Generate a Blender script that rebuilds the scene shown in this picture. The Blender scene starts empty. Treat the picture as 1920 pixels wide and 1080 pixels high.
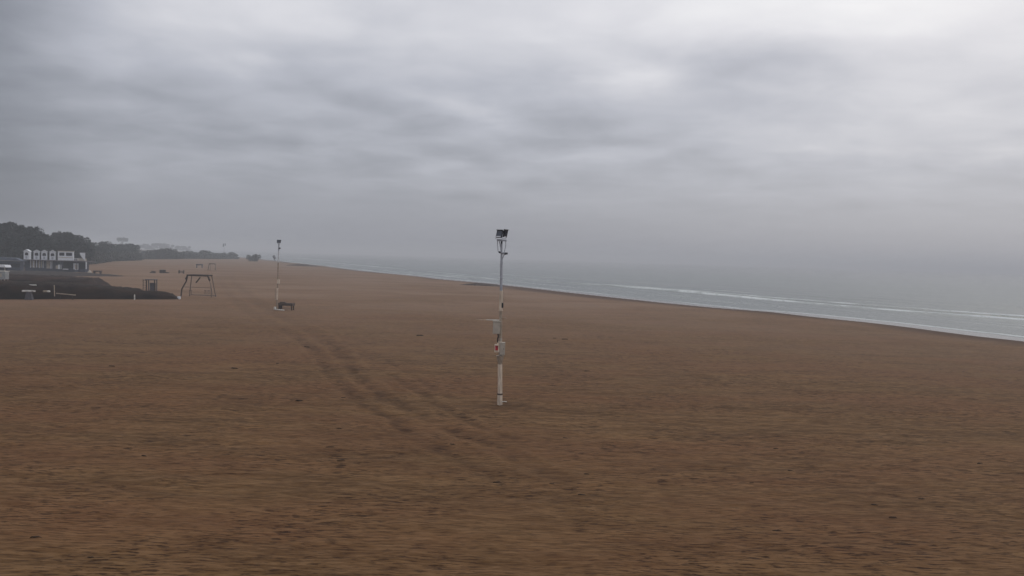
import bpy, math, random
import numpy as np
from mathutils import Vector
random.seed(7)
RNG = np.random.default_rng(11)
SC = bpy.context.scene
COL = SC.collection
PI = math.pi

# ------------------------------------------------------------------ camera
H = 8.0; F = 1507.0
PITCH = math.atan((540 - 482.3) / F * math.cos(math.radians(1.66))); ROLL = math.radians(1.66)
fw = Vector((0, math.cos(PITCH), -math.sin(PITCH)))
r0 = Vector((1, 0, 0)); u0 = Vector((0, math.sin(PITCH), math.cos(PITCH)))
rt = r0 * math.cos(ROLL) + u0 * math.sin(ROLL)
up = u0 * math.cos(ROLL) - r0 * math.sin(ROLL)
cam_d = bpy.data.cameras.new('camera'); cam = bpy.data.objects.new('camera', cam_d); COL.objects.link(cam)
from mathutils import Matrix
m3 = Matrix((rt, up, -fw)).transposed()
cam.matrix_world = Matrix.Translation((0, 0, H)) @ m3.to_4x4()
cam_d.lens = F / 1920 * 36; cam_d.sensor_width = 36; cam_d.clip_end = 20000; cam_d.clip_start = 0.1
SC.camera = cam

def ray(px, py):
    return fw * F + rt * (px - 960) - up * (py - 540)
def gp(px, py, z=0.0):
    """world point at height z seen at survey mark (px, py)"""
    d = ray(px, py); t = (z - H) / d.z
    return Vector((d.x * t, d.y * t, z))
def at(px, py, Y):
    d = ray(px, py); t = Y / d.y
    return Vector((d.x * t, Y, H + d.z * t))

# ------------------------------------------------------------------ numpy noise
def _h(ix, iy, s):
    n = (ix.astype(np.int64) * 374761393 + iy.astype(np.int64) * 668265263 + s * 1442695041) & 0xffffffff
    n = ((n ^ (n >> 13)) * 1274126177) & 0xffffffff
    return ((n ^ (n >> 16)) & 0xffff) / 65535.0
def vn(x, y, s=0):
    x0 = np.floor(x); y0 = np.floor(y); fx = x - x0; fy = y - y0
    fx = fx * fx * (3 - 2 * fx); fy = fy * fy * (3 - 2 * fy)
    a = _h(x0, y0, s); b = _h(x0 + 1, y0, s); c = _h(x0, y0 + 1, s); d = _h(x0 + 1, y0 + 1, s)
    return (a + (b - a) * fx) * (1 - fy) + (c + (d - c) * fx) * fy
def fbm(x, y, o=4, s=0):
    v = 0; a = 0.5; t = 0
    for i in range(o):
        v = v + a * vn(x * 2 ** i + 17.3 * i, y * 2 ** i + 5.1 * i, s + i); t += a; a *= 0.5
    return v / t

# ------------------------------------------------------------------ materials
def mat(name, col=(.5, .5, .5), rough=.8, metal=0.0, var=0.25, scale=3.0, bump=0.2, spec=0.3, dist=0.02, stretch=(1, 1, 1), col2=None):
    m = bpy.data.materials.new(name); m.use_nodes = True
    nt = m.node_tree; N = nt.nodes; L = nt.links
    b = N['Principled BSDF']
    b.inputs['Roughness'].default_value = rough; b.inputs['Metallic'].default_value = metal
    b.inputs['Specular IOR Level'].default_value = spec
    tc = N.new('ShaderNodeTexCoord'); mp = N.new('ShaderNodeMapping'); mp.inputs['Scale'].default_value = stretch
    L.new(tc.outputs['Object'], mp.inputs['Vector'])
    n = N.new('ShaderNodeTexNoise'); n.inputs['Scale'].default_value = scale; n.inputs['Detail'].default_value = 6
    L.new(mp.outputs[0], n.inputs['Vector'])
    r = N.new('ShaderNodeValToRGB'); e = r.color_ramp.elements
    c2 = col2 or tuple(c * (1 - var) for c in col)
    e[0].position = .32; e[0].color = (*c2, 1)
    e[1].position = .68; e[1].color = (*[min(1, c * (1 + var * .5)) for c in col], 1)
    L.new(n.outputs['Fac'], r.inputs['Fac']); L.new(r.outputs['Color'], b.inputs['Base Color'])
    if bump:
        bp = N.new('ShaderNodeBump'); bp.inputs['Strength'].default_value = bump; bp.inputs['Distance'].default_value = dist
        L.new(n.outputs['Fac'], bp.inputs['Height']); L.new(bp.outputs[0], b.inputs['Normal'])
    return m

M = {
 'white': mat('weathered_white_paint', (.62, .60, .56), .6, var=.3, scale=4),
 'whitewood': mat('white_boards', (.70, .72, .77), .7, var=.25, scale=2, stretch=(6, 6, 1)),
 'greywall': mat('grey_render', (.10, .115, .15), .9, var=.3, scale=1),
 'bluewall': mat('dark_blue_boards', (.05, .06, .09), .9, var=.35, scale=1.5, stretch=(5, 5, 1)),
 'darkin': mat('dark_interior', (.02, .022, .03), .9, var=.3),
 'deck': mat('deck_boards', (.12, .11, .12), .9, var=.3, scale=1, stretch=(1, 6, 1)),
 'galv': mat('galvanised_steel', (.38, .40, .45), .6, metal=.1, var=.3, scale=6),
 'galvlow': mat('sandy_galvanised_steel', (.36, .295, .23), .65, metal=.1, var=.3, scale=5),
 'mast': mat('old_cream_paint', (.62, .52, .42), .7, var=.35, scale=3, stretch=(3, 3, .6), col2=(.40, .32, .25)),
 'boxgrey': mat('grey_cabinet_paint', (.42, .375, .32), .6, var=.15, scale=4),
 'black': mat('black_housing', (.012, .014, .02), .45, var=.3, scale=8),
 'glass': mat('lamp_glass', (.04, .05, .07), .12, var=.3, scale=2, spec=.6, bump=0),
 'red': mat('red_panel', (.45, .012, .03), .5, var=.35, scale=9, col2=(.16, .004, .01)),
 'slab': mat('stained_pale_slab', (.55, .53, .52), .9, var=.5, scale=2.5, col2=(.25, .23, .22)),
 'boxlight': mat('dull_booth_paint', (.30, .31, .32), .8, var=.3, scale=2),
 'band': mat('rusted_band', (.09, .06, .045), .8, var=.4, scale=12),
 'concrete': mat('sandy_concrete', (.34, .29, .23), .9, var=.3, scale=5),
 'darkwood': mat('dark_wet_timber', (.035, .022, .018), .8, var=.5, scale=3, stretch=(4, 4, .7)),
 'oldwood': mat('pale_weathered_timber', (.20, .15, .12), .85, var=.4, scale=3, stretch=(4, 4, .7)),
 'midwood': mat('brown_timber', (.075, .05, .04), .85, var=.4, scale=3, stretch=(1, 4, 4)),
 'greywood': mat('grey_timber', (.09, .085, .10), .85, var=.4, scale=3, stretch=(4, 4, .7)),
 'tan': mat('sand_toned_steel', (.30, .235, .18), .8, var=.3, scale=5),  # toned like the sand behind, so this stretch of far mast blends in
 'haze_steel': mat('haze_paled_steel', (.58, .59, .62), .7, var=.2, scale=5),  # haze put into the colour: pale stretch of far mast fades into the sky
 'bark': mat('bark', (.045, .035, .03), .95, var=.4, scale=5, bump=.5),
 'weed': mat('dark_seaweed', (.028, .016, .009), .75, var=.6, scale=14, bump=.8),
 'farbush': mat('dull_leaves', (.05, .055, .05), .9, var=.4, scale=.8, bump=0),
}
def leafmat(name, a, b):
    m = mat(name, a, .75, var=.5, scale=.45, col2=b, bump=0, spec=.2); return m
M['pine'] = leafmat('pine_needles', (.024, .034, .032), (.010, .015, .015))
M['leaf'] = leafmat('shrub_leaves', (.045, .045, .036), (.020, .022, .018))

# ------------------------------------------------------------------ mesh builder
class MB:
    def __init__(s): s.v = []; s.f = []
    def add(s, v, f):
        o = len(s.v); s.v += [tuple(p) for p in v]; s.f += [tuple(i + o for i in q) for q in f]; return s
    def box(s, x0, x1, y0, y1, z0, z1, bev=0.0, rz=0, ry=0, rx=0):
        c = Vector(((x0 + x1) / 2, (y0 + y1) / 2, (z0 + z1) / 2)); h = Vector((x1 - x0, y1 - y0, z1 - z0)) / 2
        R = Matrix.Rotation(rz, 3, 'Z') @ Matrix.Rotation(ry, 3, 'Y') @ Matrix.Rotation(rx, 3, 'X')
        b = min(bev, min(h) * .9)
        if b <= 0:
            v = [c + R @ Vector((sx * h.x, sy * h.y, sz * h.z)) for sz in (-1, 1) for sy in (-1, 1) for sx in (-1, 1)]
            return s.add(v, [(0, 2, 3, 1), (4, 5, 7, 6), (0, 1, 5, 4), (2, 6, 7, 3), (0, 4, 6, 2), (1, 3, 7, 5)])
        # chamfered in plan and in height: two octagon-ish rings with inset caps
        def ring(z, k):
            a, bb = h.x - k, h.y - k
            pts = [(-a + b, -bb), (a - b, -bb), (a, -bb + b), (a, bb - b), (a - b, bb), (-a + b, bb), (-a, bb - b), (-a, -bb + b)]
            return [c + R @ Vector((p[0], p[1], z)) for p in pts]
        rs = [ring(-h.z, b * .7), ring(-h.z + b, 0), ring(h.z - b, 0), ring(h.z, b * .7)]
        v = sum(rs, []); f = [tuple(range(7, -1, -1)), tuple(range(24, 32))]
        for k in range(3):
            for i in range(8): f.append((k * 8 + i, k * 8 + (i + 1) % 8, k * 8 + 8 + (i + 1) % 8, k * 8 + 8 + i))
        return s.add(v, f)
    def tube(s, p0, p1, r0, r1=None, n=10):
        p0 = Vector(p0); p1 = Vector(p1); r1 = r0 if r1 is None else r1
        d = (p1 - p0).normalized(); a = d.orthogonal().normalized(); b = d.cross(a)
        v = [p + (a * math.cos(2 * PI * i / n) + b * math.sin(2 * PI * i / n)) * r for p, r in ((p0, r0), (p1, r1)) for i in range(n)]
        f = [(i, (i + 1) % n, n + (i + 1) % n, n + i) for i in range(n)] + [tuple(range(n - 1, -1, -1)), tuple(range(n, 2 * n))]
        return s.add(v, f)
    def path(s, pts, rad, n=8):
        for i in range(len(pts) - 1):
            ra = rad[i] if isinstance(rad, (list, tuple)) else rad; rb = rad[i + 1] if isinstance(rad, (list, tuple)) else rad
            s.tube(pts[i], pts[i + 1], ra, rb, n)
        return s
    def prism(s, prof, y0, y1):
        """profile in xz, extruded along y"""
        n = len(prof); v = [(x, y0, z) for x, z in prof] + [(x, y1, z) for x, z in prof]
        f = [tuple(range(n)), tuple(range(2 * n - 1, n - 1, -1))] + [(i, n + i, n + (i + 1) % n, (i + 1) % n) for i in range(n)]
        return s.add(v, f)
    def build(s, name, m, parent=None, loc=None, smooth=False):
        me = bpy.data.meshes.new(name); me.from_pydata(s.v, [], s.f); me.validate()
        me.materials.append(m)
        if smooth: me.shade_smooth()
        o = bpy.data.objects.new(name, me); COL.objects.link(o)
        if parent: o.parent = parent
        if loc is not None: o.location = loc
        return o

def tag(o, label=None, cat=None, group=None, kind=None):
    if label: o['label'] = label
    if cat: o['category'] = cat
    if group: o['group'] = group
    if kind: o['kind'] = kind
    return o
def thing(name, label, cat, loc, rz=0, group=None):
    o = bpy.data.objects.new(name, None); COL.objects.link(o); o.empty_display_size = .2
    o.location = loc; o.rotation_euler = (0, 0, rz)
    return tag(o, label, cat, group)
def dup(root, loc, rz=0, sc=1, label=None):
    r = root.copy(); COL.objects.link(r); r.location = loc; r.rotation_euler = (0, 0, rz); r.scale = (sc, sc, sc) if not hasattr(sc, '__len__') else sc
    if label: r['label'] = label
    for ch in list(root.children):
        c = ch.copy(); COL.objects.link(c); c.parent = r
        for g in list(ch.children):
            d = g.copy(); COL.objects.link(d); d.parent = c
    return r

# ------------------------------------------------------------------ shoreline
WZ = -0.35
SH = [gp(*p, WZ) for p in [(1920, 634), (1700, 607), (1520, 588), (1400, 579), (1200, 560), (1060, 545), (940, 532), (860, 525), (780, 516), (700, 509), (620, 499)]]
shy = [p.y for p in SH]; shx = [p.x for p in SH]
k0 = (shx[3] - shx[0]) / (shy[3] - shy[0]); k1 = (shx[-1] - shx[4]) / (shy[-1] - shy[4])
shy = [-600] + shy + [6000]; shx = [shx[0] + k0 * (-600 - SH[0].y)] + shx + [shx[-1] + k1 * (6000 - SH[-1].y)]
def shore_x(y): return np.interp(y, shy, shx)
CS = 1 / math.hypot(1, k1)
print('shore', [(round(a), round(b)) for a, b in zip(shy, shx)])

# ------------------------------------------------------------------ ground
def axis(parts):
    out = []
    for a, b, st in parts: out.append(np.arange(a, b, st))
    return np.concatenate(out)
def geo(a, b, st, k):
    o = [a]
    while o[-1] < b: o.append(o[-1] + st); st *= k
    return np.array(o)
far = geo(70, 5200, .9, 1.06)
xs = np.concatenate([-far[::-1], np.arange(-69.9, 69.9, .2), far])
ys = np.concatenate([-geo(30, 900, 5, 1.4)[::-1], np.arange(-26, 14, 2.), np.arange(14, 75, .16), geo(75, 5400, .25, 1.018)])
X, Y = np.meshgrid(xs, ys)
d_sh = (X - shore_x(Y)) * CS                      # >0 offshore
near = np.clip((110 - np.hypot(X, Y)) / 60, 0, 1)
Z = (fbm(X * .03, Y * .05, 3, 3) - .5) * .35 * np.clip(-d_sh / 30, 0, 1)
Z += (fbm(X * .35, Y * 1.1, 4, 9) - .5) * .10 * near
Z += (fbm(X * 1.3, Y * 2.6, 3, 21) - .5) * .05 * near
fac = np.clip((d_sh + 12) / 12, 0, 60)
slope = -.35 * np.clip((d_sh + 45) / 45, 0, 1) ** 1.1
slope = np.where(d_sh > 0, -.35 - d_sh * .04, slope)
slope = np.maximum(slope, -3.0)
Z = Z + slope
# wheel tracks ----------------------------------------------------
def poly(pts): return [gp(*p) for p in pts]
T1 = poly([(408, 508), (416, 530), (434, 556), (474, 590), (540, 624), (590, 656), (620, 690), (640, 718), (672, 744), (708, 768), (742, 787), (778, 818), (850, 852), (930, 895), (1010, 945)])
T2 = poly([(424, 508), (440, 530), (470, 556), (520, 590), (585, 622), (630, 650), (655, 680), (682, 712), (722, 740), (764, 762), (808, 786), (875, 812), (950, 845), (1040, 890), (1130, 940)])
T3 = poly([(740, 700), (805, 742), (845, 768), (885, 790), (950, 816), (1010, 850)])
T4 = poly([(0, 655), (80, 640), (160, 625), (240, 609), (330, 597), (430, 590)])
T5 = poly([(640, 640), (720, 672), (800, 715), (900, 770)])
def segdist(X, Y, pts):
    D = np.full(X.shape, 1e9); S = np.zeros(X.shape); acc = 0
    for a, b in zip(pts[:-1], pts[1:]):
        dx, dy = b.x - a.x, b.y - a.y; L2 = dx * dx + dy * dy
        t = np.clip(((X - a.x) * dx + (Y - a.y) * dy) / L2, 0, 1)
        d = np.hypot(X - a.x - t * dx, Y - a.y - t * dy)
        m = d < D; D = np.where(m, d, D); S = np.where(m, acc + t * math.sqrt(L2), S); acc += math.sqrt(L2)
    return D, S, acc
TR = np.zeros(X.shape); RG = np.zeros(X.shape)
for pts, w, st in ((T1, .42, .95), (T2, .52, 1.0), (T3, .36, .8), (T5, .28, .35), (T4, .4, .35)):
    D, S, acc = segdist(X + (vn(X * .8, Y * .8, 5) - .5) * .5, Y, pts)
    wid = w * (1 + np.clip((Y - 40) / 60, 0, 1.2))
    v = np.clip(1.25 - D / wid, 0, 1) * np.clip((acc - S) / 5, 0, 1)
    rg_ = np.clip(1 - np.abs(D - wid * 1.45) / (wid * .45), 0, 1) * np.clip((acc - S) / 5, 0, 1) * np.clip(fbm(X * .6, Y * .5, 3, 35) * 3 - .9, 0, 1) * st
    RG = np.maximum(RG, rg_)
    v *= np.clip(fbm(X * 1.6, Y * 1.0, 3, 31) * 4.0 - 1.3, .30, 1) * st * np.clip(1.0 - (Y - 58) / 40, .36, 1) * np.clip((Y - 19) / 16, 0, 1)
    TR = np.maximum(TR, v)
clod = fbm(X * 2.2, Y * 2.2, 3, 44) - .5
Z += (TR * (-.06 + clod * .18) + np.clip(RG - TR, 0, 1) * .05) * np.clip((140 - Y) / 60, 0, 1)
# churned patch at the foot of the near mast
PB = gp(937, 753)
dp = np.hypot((X - PB.x) * .55, (Y - PB.y) * .8)
PT = np.clip(1.2 - dp / 1.1, 0, 1) * np.clip(fbm(X * 1.4, Y * 1.6, 3, 71) * 3 - .45, 0, 1)
Z += PT * (clod * .14 - .02)
TR = np.maximum(TR, PT)
wetw = 6.0 + 3 * (fbm(X * .02, Y * .03, 3, 8) - .5)
WET = np.clip((d_sh + wetw) / .8, 0, 1)
DAMP = np.clip((d_sh + 13 + 14 * (fbm(X * .015, Y * .02, 3, 12) - .5)) / 5, 0, 1)
ny, nx = X.shape
co = np.stack([X, Y, Z], -1).reshape(-1, 3).astype(np.float32)
idx = np.arange(ny * nx).reshape(ny, nx)
fa = np.stack([idx[:-1, :-1], idx[:-1, 1:], idx[1:, 1:], idx[1:, :-1]], -1).reshape(-1, 4)
# the sheet is not needed far out under the sea
def grid_mesh(name, co, fa, attrs, m, smooth=True):
    me = bpy.data.meshes.new(name)
    me.vertices.add(len(co)); me.vertices.foreach_set('co', co.astype(np.float32).ravel())
    me.loops.add(fa.size); me.loops.foreach_set('vertex_index', fa.astype(np.int32).ravel())
    me.polygons.add(len(fa)); me.polygons.foreach_set('loop_start', np.arange(0, fa.size, fa.shape[1], dtype=np.int32))
    me.polygons.foreach_set('loop_total', np.full(len(fa), fa.shape[1], dtype=np.int32))
    me.update(calc_edges=True)
    for k, a in attrs.items():
        at_ = me.attributes.new(k, 'FLOAT', 'POINT'); at_.data.foreach_set('value', a.astype(np.float32).ravel())
    me.materials.append(m)
    if smooth: me.shade_smooth()
    o = bpy.data.objects.new(name, me); COL.objects.link(o); return o

def sand_material():
    m = bpy.data.materials.new('damp_sand'); m.use_nodes = True; nt = m.node_tree; N = nt.nodes; L = nt.links
    b = N['Principled BSDF']
    geo_ = N.new('ShaderNodeNewGeometry')
    def noise(scale, sx, sy, det=6, rough=.6, off=0):
        mp = N.new('ShaderNodeMapping'); mp.inputs['Scale'].default_value = (sx, sy, 1); mp.inputs['Location'].default_value = (off, off * 1.7, 0)
        L.new(geo_.outputs['Position'], mp.inputs['Vector'])
        n = N.new('ShaderNodeTexNoise'); n.inputs['Scale'].default_value = scale; n.inputs['Detail'].default_value = det; n.inputs['Roughness'].default_value = rough
        L.new(mp.outputs[0], n.inputs['Vector']); return n.outputs['Fac']
    def math_(op, a, c=None, d=None, clamp=False):
        n = N.new('ShaderNodeMath'); n.operation = op; n.use_clamp = clamp
        for i, v in enumerate((a, c, d)):
            if v is None: continue
            if isinstance(v, (int, float)): n.inputs[i].default_value = v
            else: L.new(v, n.inputs[i])
        return n.outputs[0]
    def ramp(v, a, c):
        n = N.new('ShaderNodeMapRange'); n.inputs['From Min'].default_value = a; n.inputs['From Max'].default_value = c
        L.new(v, n.inputs['Value']); return n.outputs[0]
    def mix(f, a, c):
        n = N.new('ShaderNodeMix'); n.data_type = 'RGBA'
        for s_, v in ((n.inputs['Factor'], f), (n.inputs['A'], a), (n.inputs['B'], c)):
            if isinstance(v, (int, float)): s_.default_value = v
            elif isinstance(v, tuple): s_.default_value = (*v, 1)
            else: L.new(v, s_)
        return n.outputs['Result']
    def attr(k):
        n = N.new('ShaderNodeAttribute'); n.attribute_name = k; return n.outputs['Fac']
    big = noise(.035, 1, 1.6, 4)
    hue = noise(.09, .7, 1.5, 3, off=40)
    st1 = noise(.55, .22, 1, 8, .68)           # long streaks
    st2 = noise(2.6, .28, 1, 6, .65, off=11)   # fine streaks
    fl = noise(3.0, .5, 1.2, 3, .55, off=23)    # dents
    fl2 = noise(.22, 1, 1, 3, .5, off=7)       # where the dents gather
    c = mix(ramp(st1, .38, .64), SAND['dark'], SAND['light'])
    c = mix(math_('MULTIPLY', ramp(st2, .42, .60), .45), c, SAND['pale'])
    c = mix(math_('MULTIPLY', ramp(hue, .42, .62), .5), c, SAND['red'])
    c = mix(math_('MULTIPLY', ramp(big, .45, .68), .22), c, SAND['dark'])
    dent = math_('MULTIPLY', ramp(fl, .585, .66), ramp(fl2, .36, .6))
    c = mix(math_('MULTIPLY', dent, .80), c, SAND['dent'])
    st3 = noise(1, 1.1, 6.5, 5, .6, off=31)
    c = mix(math_('MULTIPLY', ramp(st3, .52, .62), .42), c, SAND['dark'])
    c = mix(math_('MULTIPLY', ramp(st3, .44, .36), .28), c, SAND['pale'])
    st4 = noise(1, 2.0, 10.5, 4, .6, off=51)
    c = mix(math_('MULTIPLY', ramp(st4, .53, .60), math_('ADD', .45, math_('MULTIPLY', ramp(fl2, .40, .58), .40))), c, SAND['dent'])
    c = mix(math_('MULTIPLY', ramp(st4, .45, .36), .24), c, SAND['pale'])
    sp_ = N.new('ShaderNodeSeparateXYZ'); L.new(geo_.outputs['Position'], sp_.inputs[0])
    c = mix(math_('MULTIPLY', ramp(sp_.outputs[1], 45, 150), math_('ADD', .18, math_('MULTIPLY', ramp(big, .4, .6), .22))), c, SAND['vignette_lift'])  # farther sand painted paler, standing in for lens darkening of the near sand
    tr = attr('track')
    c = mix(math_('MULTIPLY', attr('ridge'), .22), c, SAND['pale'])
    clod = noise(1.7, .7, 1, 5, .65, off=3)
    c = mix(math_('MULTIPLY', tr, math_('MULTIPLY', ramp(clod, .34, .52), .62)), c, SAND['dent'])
    c = mix(math_('MULTIPLY', attr('damp'), .82), c, SAND['damp'])
    wet = attr('wet')
    c = mix(math_('MULTIPLY', wet, .9), c, SAND['wet'])
    c = c
    L.new(c, b.inputs['Base Color'])
    L.new(math_('SUBTRACT', .92, math_('MULTIPLY', wet, .66)), b.inputs['Roughness'])
    b.inputs['Specular IOR Level'].default_value = .08
    L.new(math_('ADD', .08, math_('MULTIPLY', wet, .42)), b.inputs['Specular IOR Level'])
    hgt = math_('ADD', math_('ADD', math_('MULTIPLY', st1, .5), math_('MULTIPLY', st4, -.5)), math_('ADD', math_('MULTIPLY', st2, .3), math_('MULTIPLY', dent, -.35)))
    hgt = math_('ADD', hgt, math_('MULTIPLY', math_('MULTIPLY', tr, clod), .8))
    bp = N.new('ShaderNodeBump'); bp.inputs['Distance'].default_value = .10
    L.new(math_('SUBTRACT', .9, math_('MULTIPLY', wet, .85)), bp.inputs['Strength'])
    L.new(hgt, bp.inputs['Height']); L.new(bp.outputs[0], b.inputs['Normal'])
    return m
SAND = dict(vignette_lift=(.32, .222, .165), dark=(.069, .034, .012), light=(.144, .077, .032), pale=(.225, .132, .066), red=(.142, .063, .030),
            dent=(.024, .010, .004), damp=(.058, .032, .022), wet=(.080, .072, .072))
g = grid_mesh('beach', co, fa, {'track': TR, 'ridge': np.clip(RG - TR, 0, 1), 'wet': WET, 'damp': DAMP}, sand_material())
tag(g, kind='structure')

# ------------------------------------------------------------------ sea
sy = np.concatenate([-geo(60, 900, 4, 1.3)[::-1], np.arange(-56, 60, 2.), geo(60, 5400, .7, 1.008)])
sd = np.concatenate([np.arange(-8, 70, .3), geo(70, 9000, .7, 1.035)])
D, SY = np.meshgrid(sd, sy)
SX = shore_x(SY) + D / CS
wob = (fbm(SY * .02, D * 0 + 3, 3, 2) - .5)
zw = np.zeros(D.shape)
foam = np.zeros(D.shape)
# swash edge
e = D + .8 * (fbm(SY * .3, D * 0 + 4, 2, 66) - .5) + 1.9 * (fbm(SY * .05, D * 0, 3, 6) - .5) * 2 - .2
br = np.clip(fbm(SY * .06, D * .0 + 9, 3, 14) * 2.2 - .35, np.where(SY > 180, .55, .25), 1)
foam = np.maximum(foam, np.clip(1.3 - np.abs(e - .4) / .6, 0, 1) * br)
zw += .05 * np.exp(-((e - .6) / .8) ** 2)
# breakers
def breaker(dc, amp, w, fw_, seed, thr, gain, wand=8, ymin=0, ymax=6000):
    global zw, foam
    c = dc + wand * (fbm(SY * .012, SY * 0 + seed, 3, seed) - .5) * 2
    u = D - c
    win = np.clip((SY - ymin) / 25 if ymin else 1, 0, 1) * np.clip((ymax - SY) / 110, 0, 1)
    pres = np.clip((fbm(SY * .018, SY * 0 + seed, 3, seed + 5) - thr) * gain, 0, 1) * win
    zw += amp * np.exp(-np.where(u > 0, u / (w * 1.5), u / w * 1.3) ** 2) * (.35 + .65 * pres)
    rag = fbm(SY * .18, D * .9, 4, seed + 9)
    f = np.clip(1.25 - np.abs(u + fw_ * .35) / fw_, 0, 1) * np.clip(rag * 2.6 - .55, .25, 1.1)
    foam = np.maximum(foam, np.clip(f * 1.4, 0, 1) * pres)
breaker(35, .45, 1.8, 1.3, 4, .20, 7, 5, 0, 340)
breaker(30, .15, 1.8, 1.0, 64, .44, 5, 4, 260, 700)
breaker(39.5, .30, 1.5, .8, 15, .42, 6, 4, 0, 300)
breaker(12, .10, 1.4, .8, 23, .46, 6, 4, 150, 420)
breaker(22, .12, 1.6, 1.0, 37, .50, 6, 5, 190, 420)
breaker(60, .20, 2.5, 1.0, 51, .56, 6, 6)
sw = np.clip(D / 40, 0, 1) * np.exp(-np.maximum(D, 0) / 500)
zw += sw * .34 * np.sin((D + 14 * fbm(SY * .01, D * .02, 2, 60)) * .42) * fbm(SY * .02, D * .06, 2, 61)
zw += (fbm(SY * .22, D * .5, 3, 77) - .5) * .14 * np.clip(D / 12, .1, 1) * np.exp(-D.clip(0) / 300)
foam = np.maximum(foam, np.clip((fbm(SY * .035, D * .35, 3, 81) - .58) * 4, 0, .10) * np.clip(1 - np.abs(D - 17) / 17, 0, 1))
co2 = np.stack([SX, SY, zw + WZ], -1).reshape(-1, 3)
i2 = np.arange(D.size).reshape(D.shape)
f2 = np.stack([i2[:-1, :-1], i2[:-1, 1:], i2[1:, 1:], i2[1:, :-1]], -1).reshape(-1, 4)
keep = (np.abs(co2[f2[:, 0], 0]) < 5100) & (np.abs(co2[f2[:, 2], 0]) < 5100)
f2 = f2[keep]
def sea_material():
    m = bpy.data.materials.new('grey_sea_water'); m.use_nodes = True; nt = m.node_tree; N = nt.nodes; L = nt.links
    b = N['Principled BSDF']; b.inputs['IOR'].default_value = 1.333; b.inputs['Specular IOR Level'].default_value = .26
    at_ = N.new('ShaderNodeAttribute'); at_.attribute_name = 'foam'
    ge = N.new('ShaderNodeNewGeometry')
    def noise(scale, rot, sx, sy_, det):
        mp = N.new('ShaderNodeMapping'); mp.inputs['Rotation'].default_value = (0, 0, rot); mp.inputs['Scale'].default_value = (sx, sy_, 1)
        L.new(ge.outputs['Position'], mp.inputs['Vector'])
        n = N.new('ShaderNodeTexNoise'); n.inputs['Scale'].default_value = scale; n.inputs['Detail'].default_value = det; n.inputs['Roughness'].default_value = .62
        L.new(mp.outputs[0], n.inputs['Vector']); return n.outputs['Fac']
    ang = math.atan(-k1)
    n1 = noise(.5, -ang, 1, .22, 6); n2 = noise(.06, -ang, 1, .2, 4); n3 = noise(1.6, -ang, 1, .3, 5)
    mx = N.new('ShaderNodeMix'); mx.data_type = 'RGBA'
    mx.inputs['A'].default_value = (.038, .056, .053, 1); mx.inputs['B'].default_value = (.058, .080, .075, 1); L.new(n2, mx.inputs['Factor'])
    mr = N.new('ShaderNodeMapRange'); mr.inputs['From Min'].default_value = .22; mr.inputs['From Max'].default_value = .45; L.new(n3, mr.inputs['Value'])
    mu = N.new('ShaderNodeMath'); mu.operation = 'MULTIPLY'; mu.use_clamp = True; L.new(at_.outputs['Fac'], mu.inputs[0]); L.new(mr.outputs[0], mu.inputs[1])
    fm = N.new('ShaderNodeMix'); fm.data_type = 'RGBA'; L.new(mu.outputs[0], fm.inputs['Factor']); L.new(mx.outputs['Result'], fm.inputs['A']); fm.inputs['B'].default_value = (.58, .61, .62, 1)
    L.new(fm.outputs['Result'], b.inputs['Base Color'])
    rr = N.new('ShaderNodeMapRange'); rr.inputs['To Min'].default_value = .22; rr.inputs['To Max'].default_value = .9; L.new(mu.outputs[0], rr.inputs['Value']); L.new(rr.outputs[0], b.inputs['Roughness'])
    ad = N.new('ShaderNodeMath'); ad.operation = 'ADD'; L.new(n1, ad.inputs[0]); L.new(n2, ad.inputs[1])
    bp = N.new('ShaderNodeBump'); bp.inputs['Strength'].default_value = .8; bp.inputs['Distance'].default_value = .6
    L.new(ad.outputs[0], bp.inputs['Height']); L.new(bp.outputs[0], b.inputs['Normal'])
    return m
s = grid_mesh('sea', co2, f2, {'foam': foam}, sea_material())
tag(s, kind='structure')

# ------------------------------------------------------------------ banks of dark earth at the left
def bank(name, pts, width, hts, seed, m, kind='structure', lab=None):
    """ridge along a ground line; pts (x, y), hts the crest heights"""
    P = np.array(pts, float); seg = np.hypot(*np.diff(P, axis=0).T); S = np.concatenate([[0], np.cumsum(seg)])
    st = np.linspace(0, S[-1], int(S[-1] / .35) + 2)
    px = np.interp(st, S, P[:, 0]); py = np.interp(st, S, P[:, 1]); hh = np.interp(st, S, hts)
    tx = np.gradient(px); ty = np.gradient(py); l = np.hypot(tx, ty); nxx, nyy = -ty / l, tx / l
    w = np.linspace(-1, 1, 25)
    Wd, St = np.meshgrid(w, st)
    prof = np.clip(1 - np.abs(Wd) ** 4.5, 0, 1) ** .7
    off = Wd * width / 2
    XX = px[:, None] + nxx[:, None] * off; YY = py[:, None] + nyy[:, None] * off
    ends = np.clip((st - 0) / 1.0, 0, 1) ** .5 * np.clip((S[-1] - st) / 1.6, 0, 1) ** .5
    ZZ = hh[:, None] * prof * ends[:, None]
    n = fbm(XX * .5, YY * .7, 4, seed); n2 = fbm(XX * 1.8, YY * 1.8, 3, seed + 3)
    n3 = fbm(XX * 4.5, YY * 4.5, 2, seed + 7)
    ZZ = ZZ * (.84 + .26 * n) + (n2 - .5) * .38 * prof + (n3 - .5) * .22 * prof
    ZZ = np.where(np.abs(Wd) > .99, -.3, ZZ)
    c = np.stack([XX, YY, ZZ], -1).reshape(-1, 3); ii = np.arange(XX.size).reshape(XX.shape)
    f = np.stack([ii[:-1, :-1], ii[:-1, 1:], ii[1:, 1:], ii[1:, :-1]], -1).reshape(-1, 4)[:, ::-1]
    o = grid_mesh(name, c, f, {}, m, smooth=False); tag(o, lab, None, None, kind); return o
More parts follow.
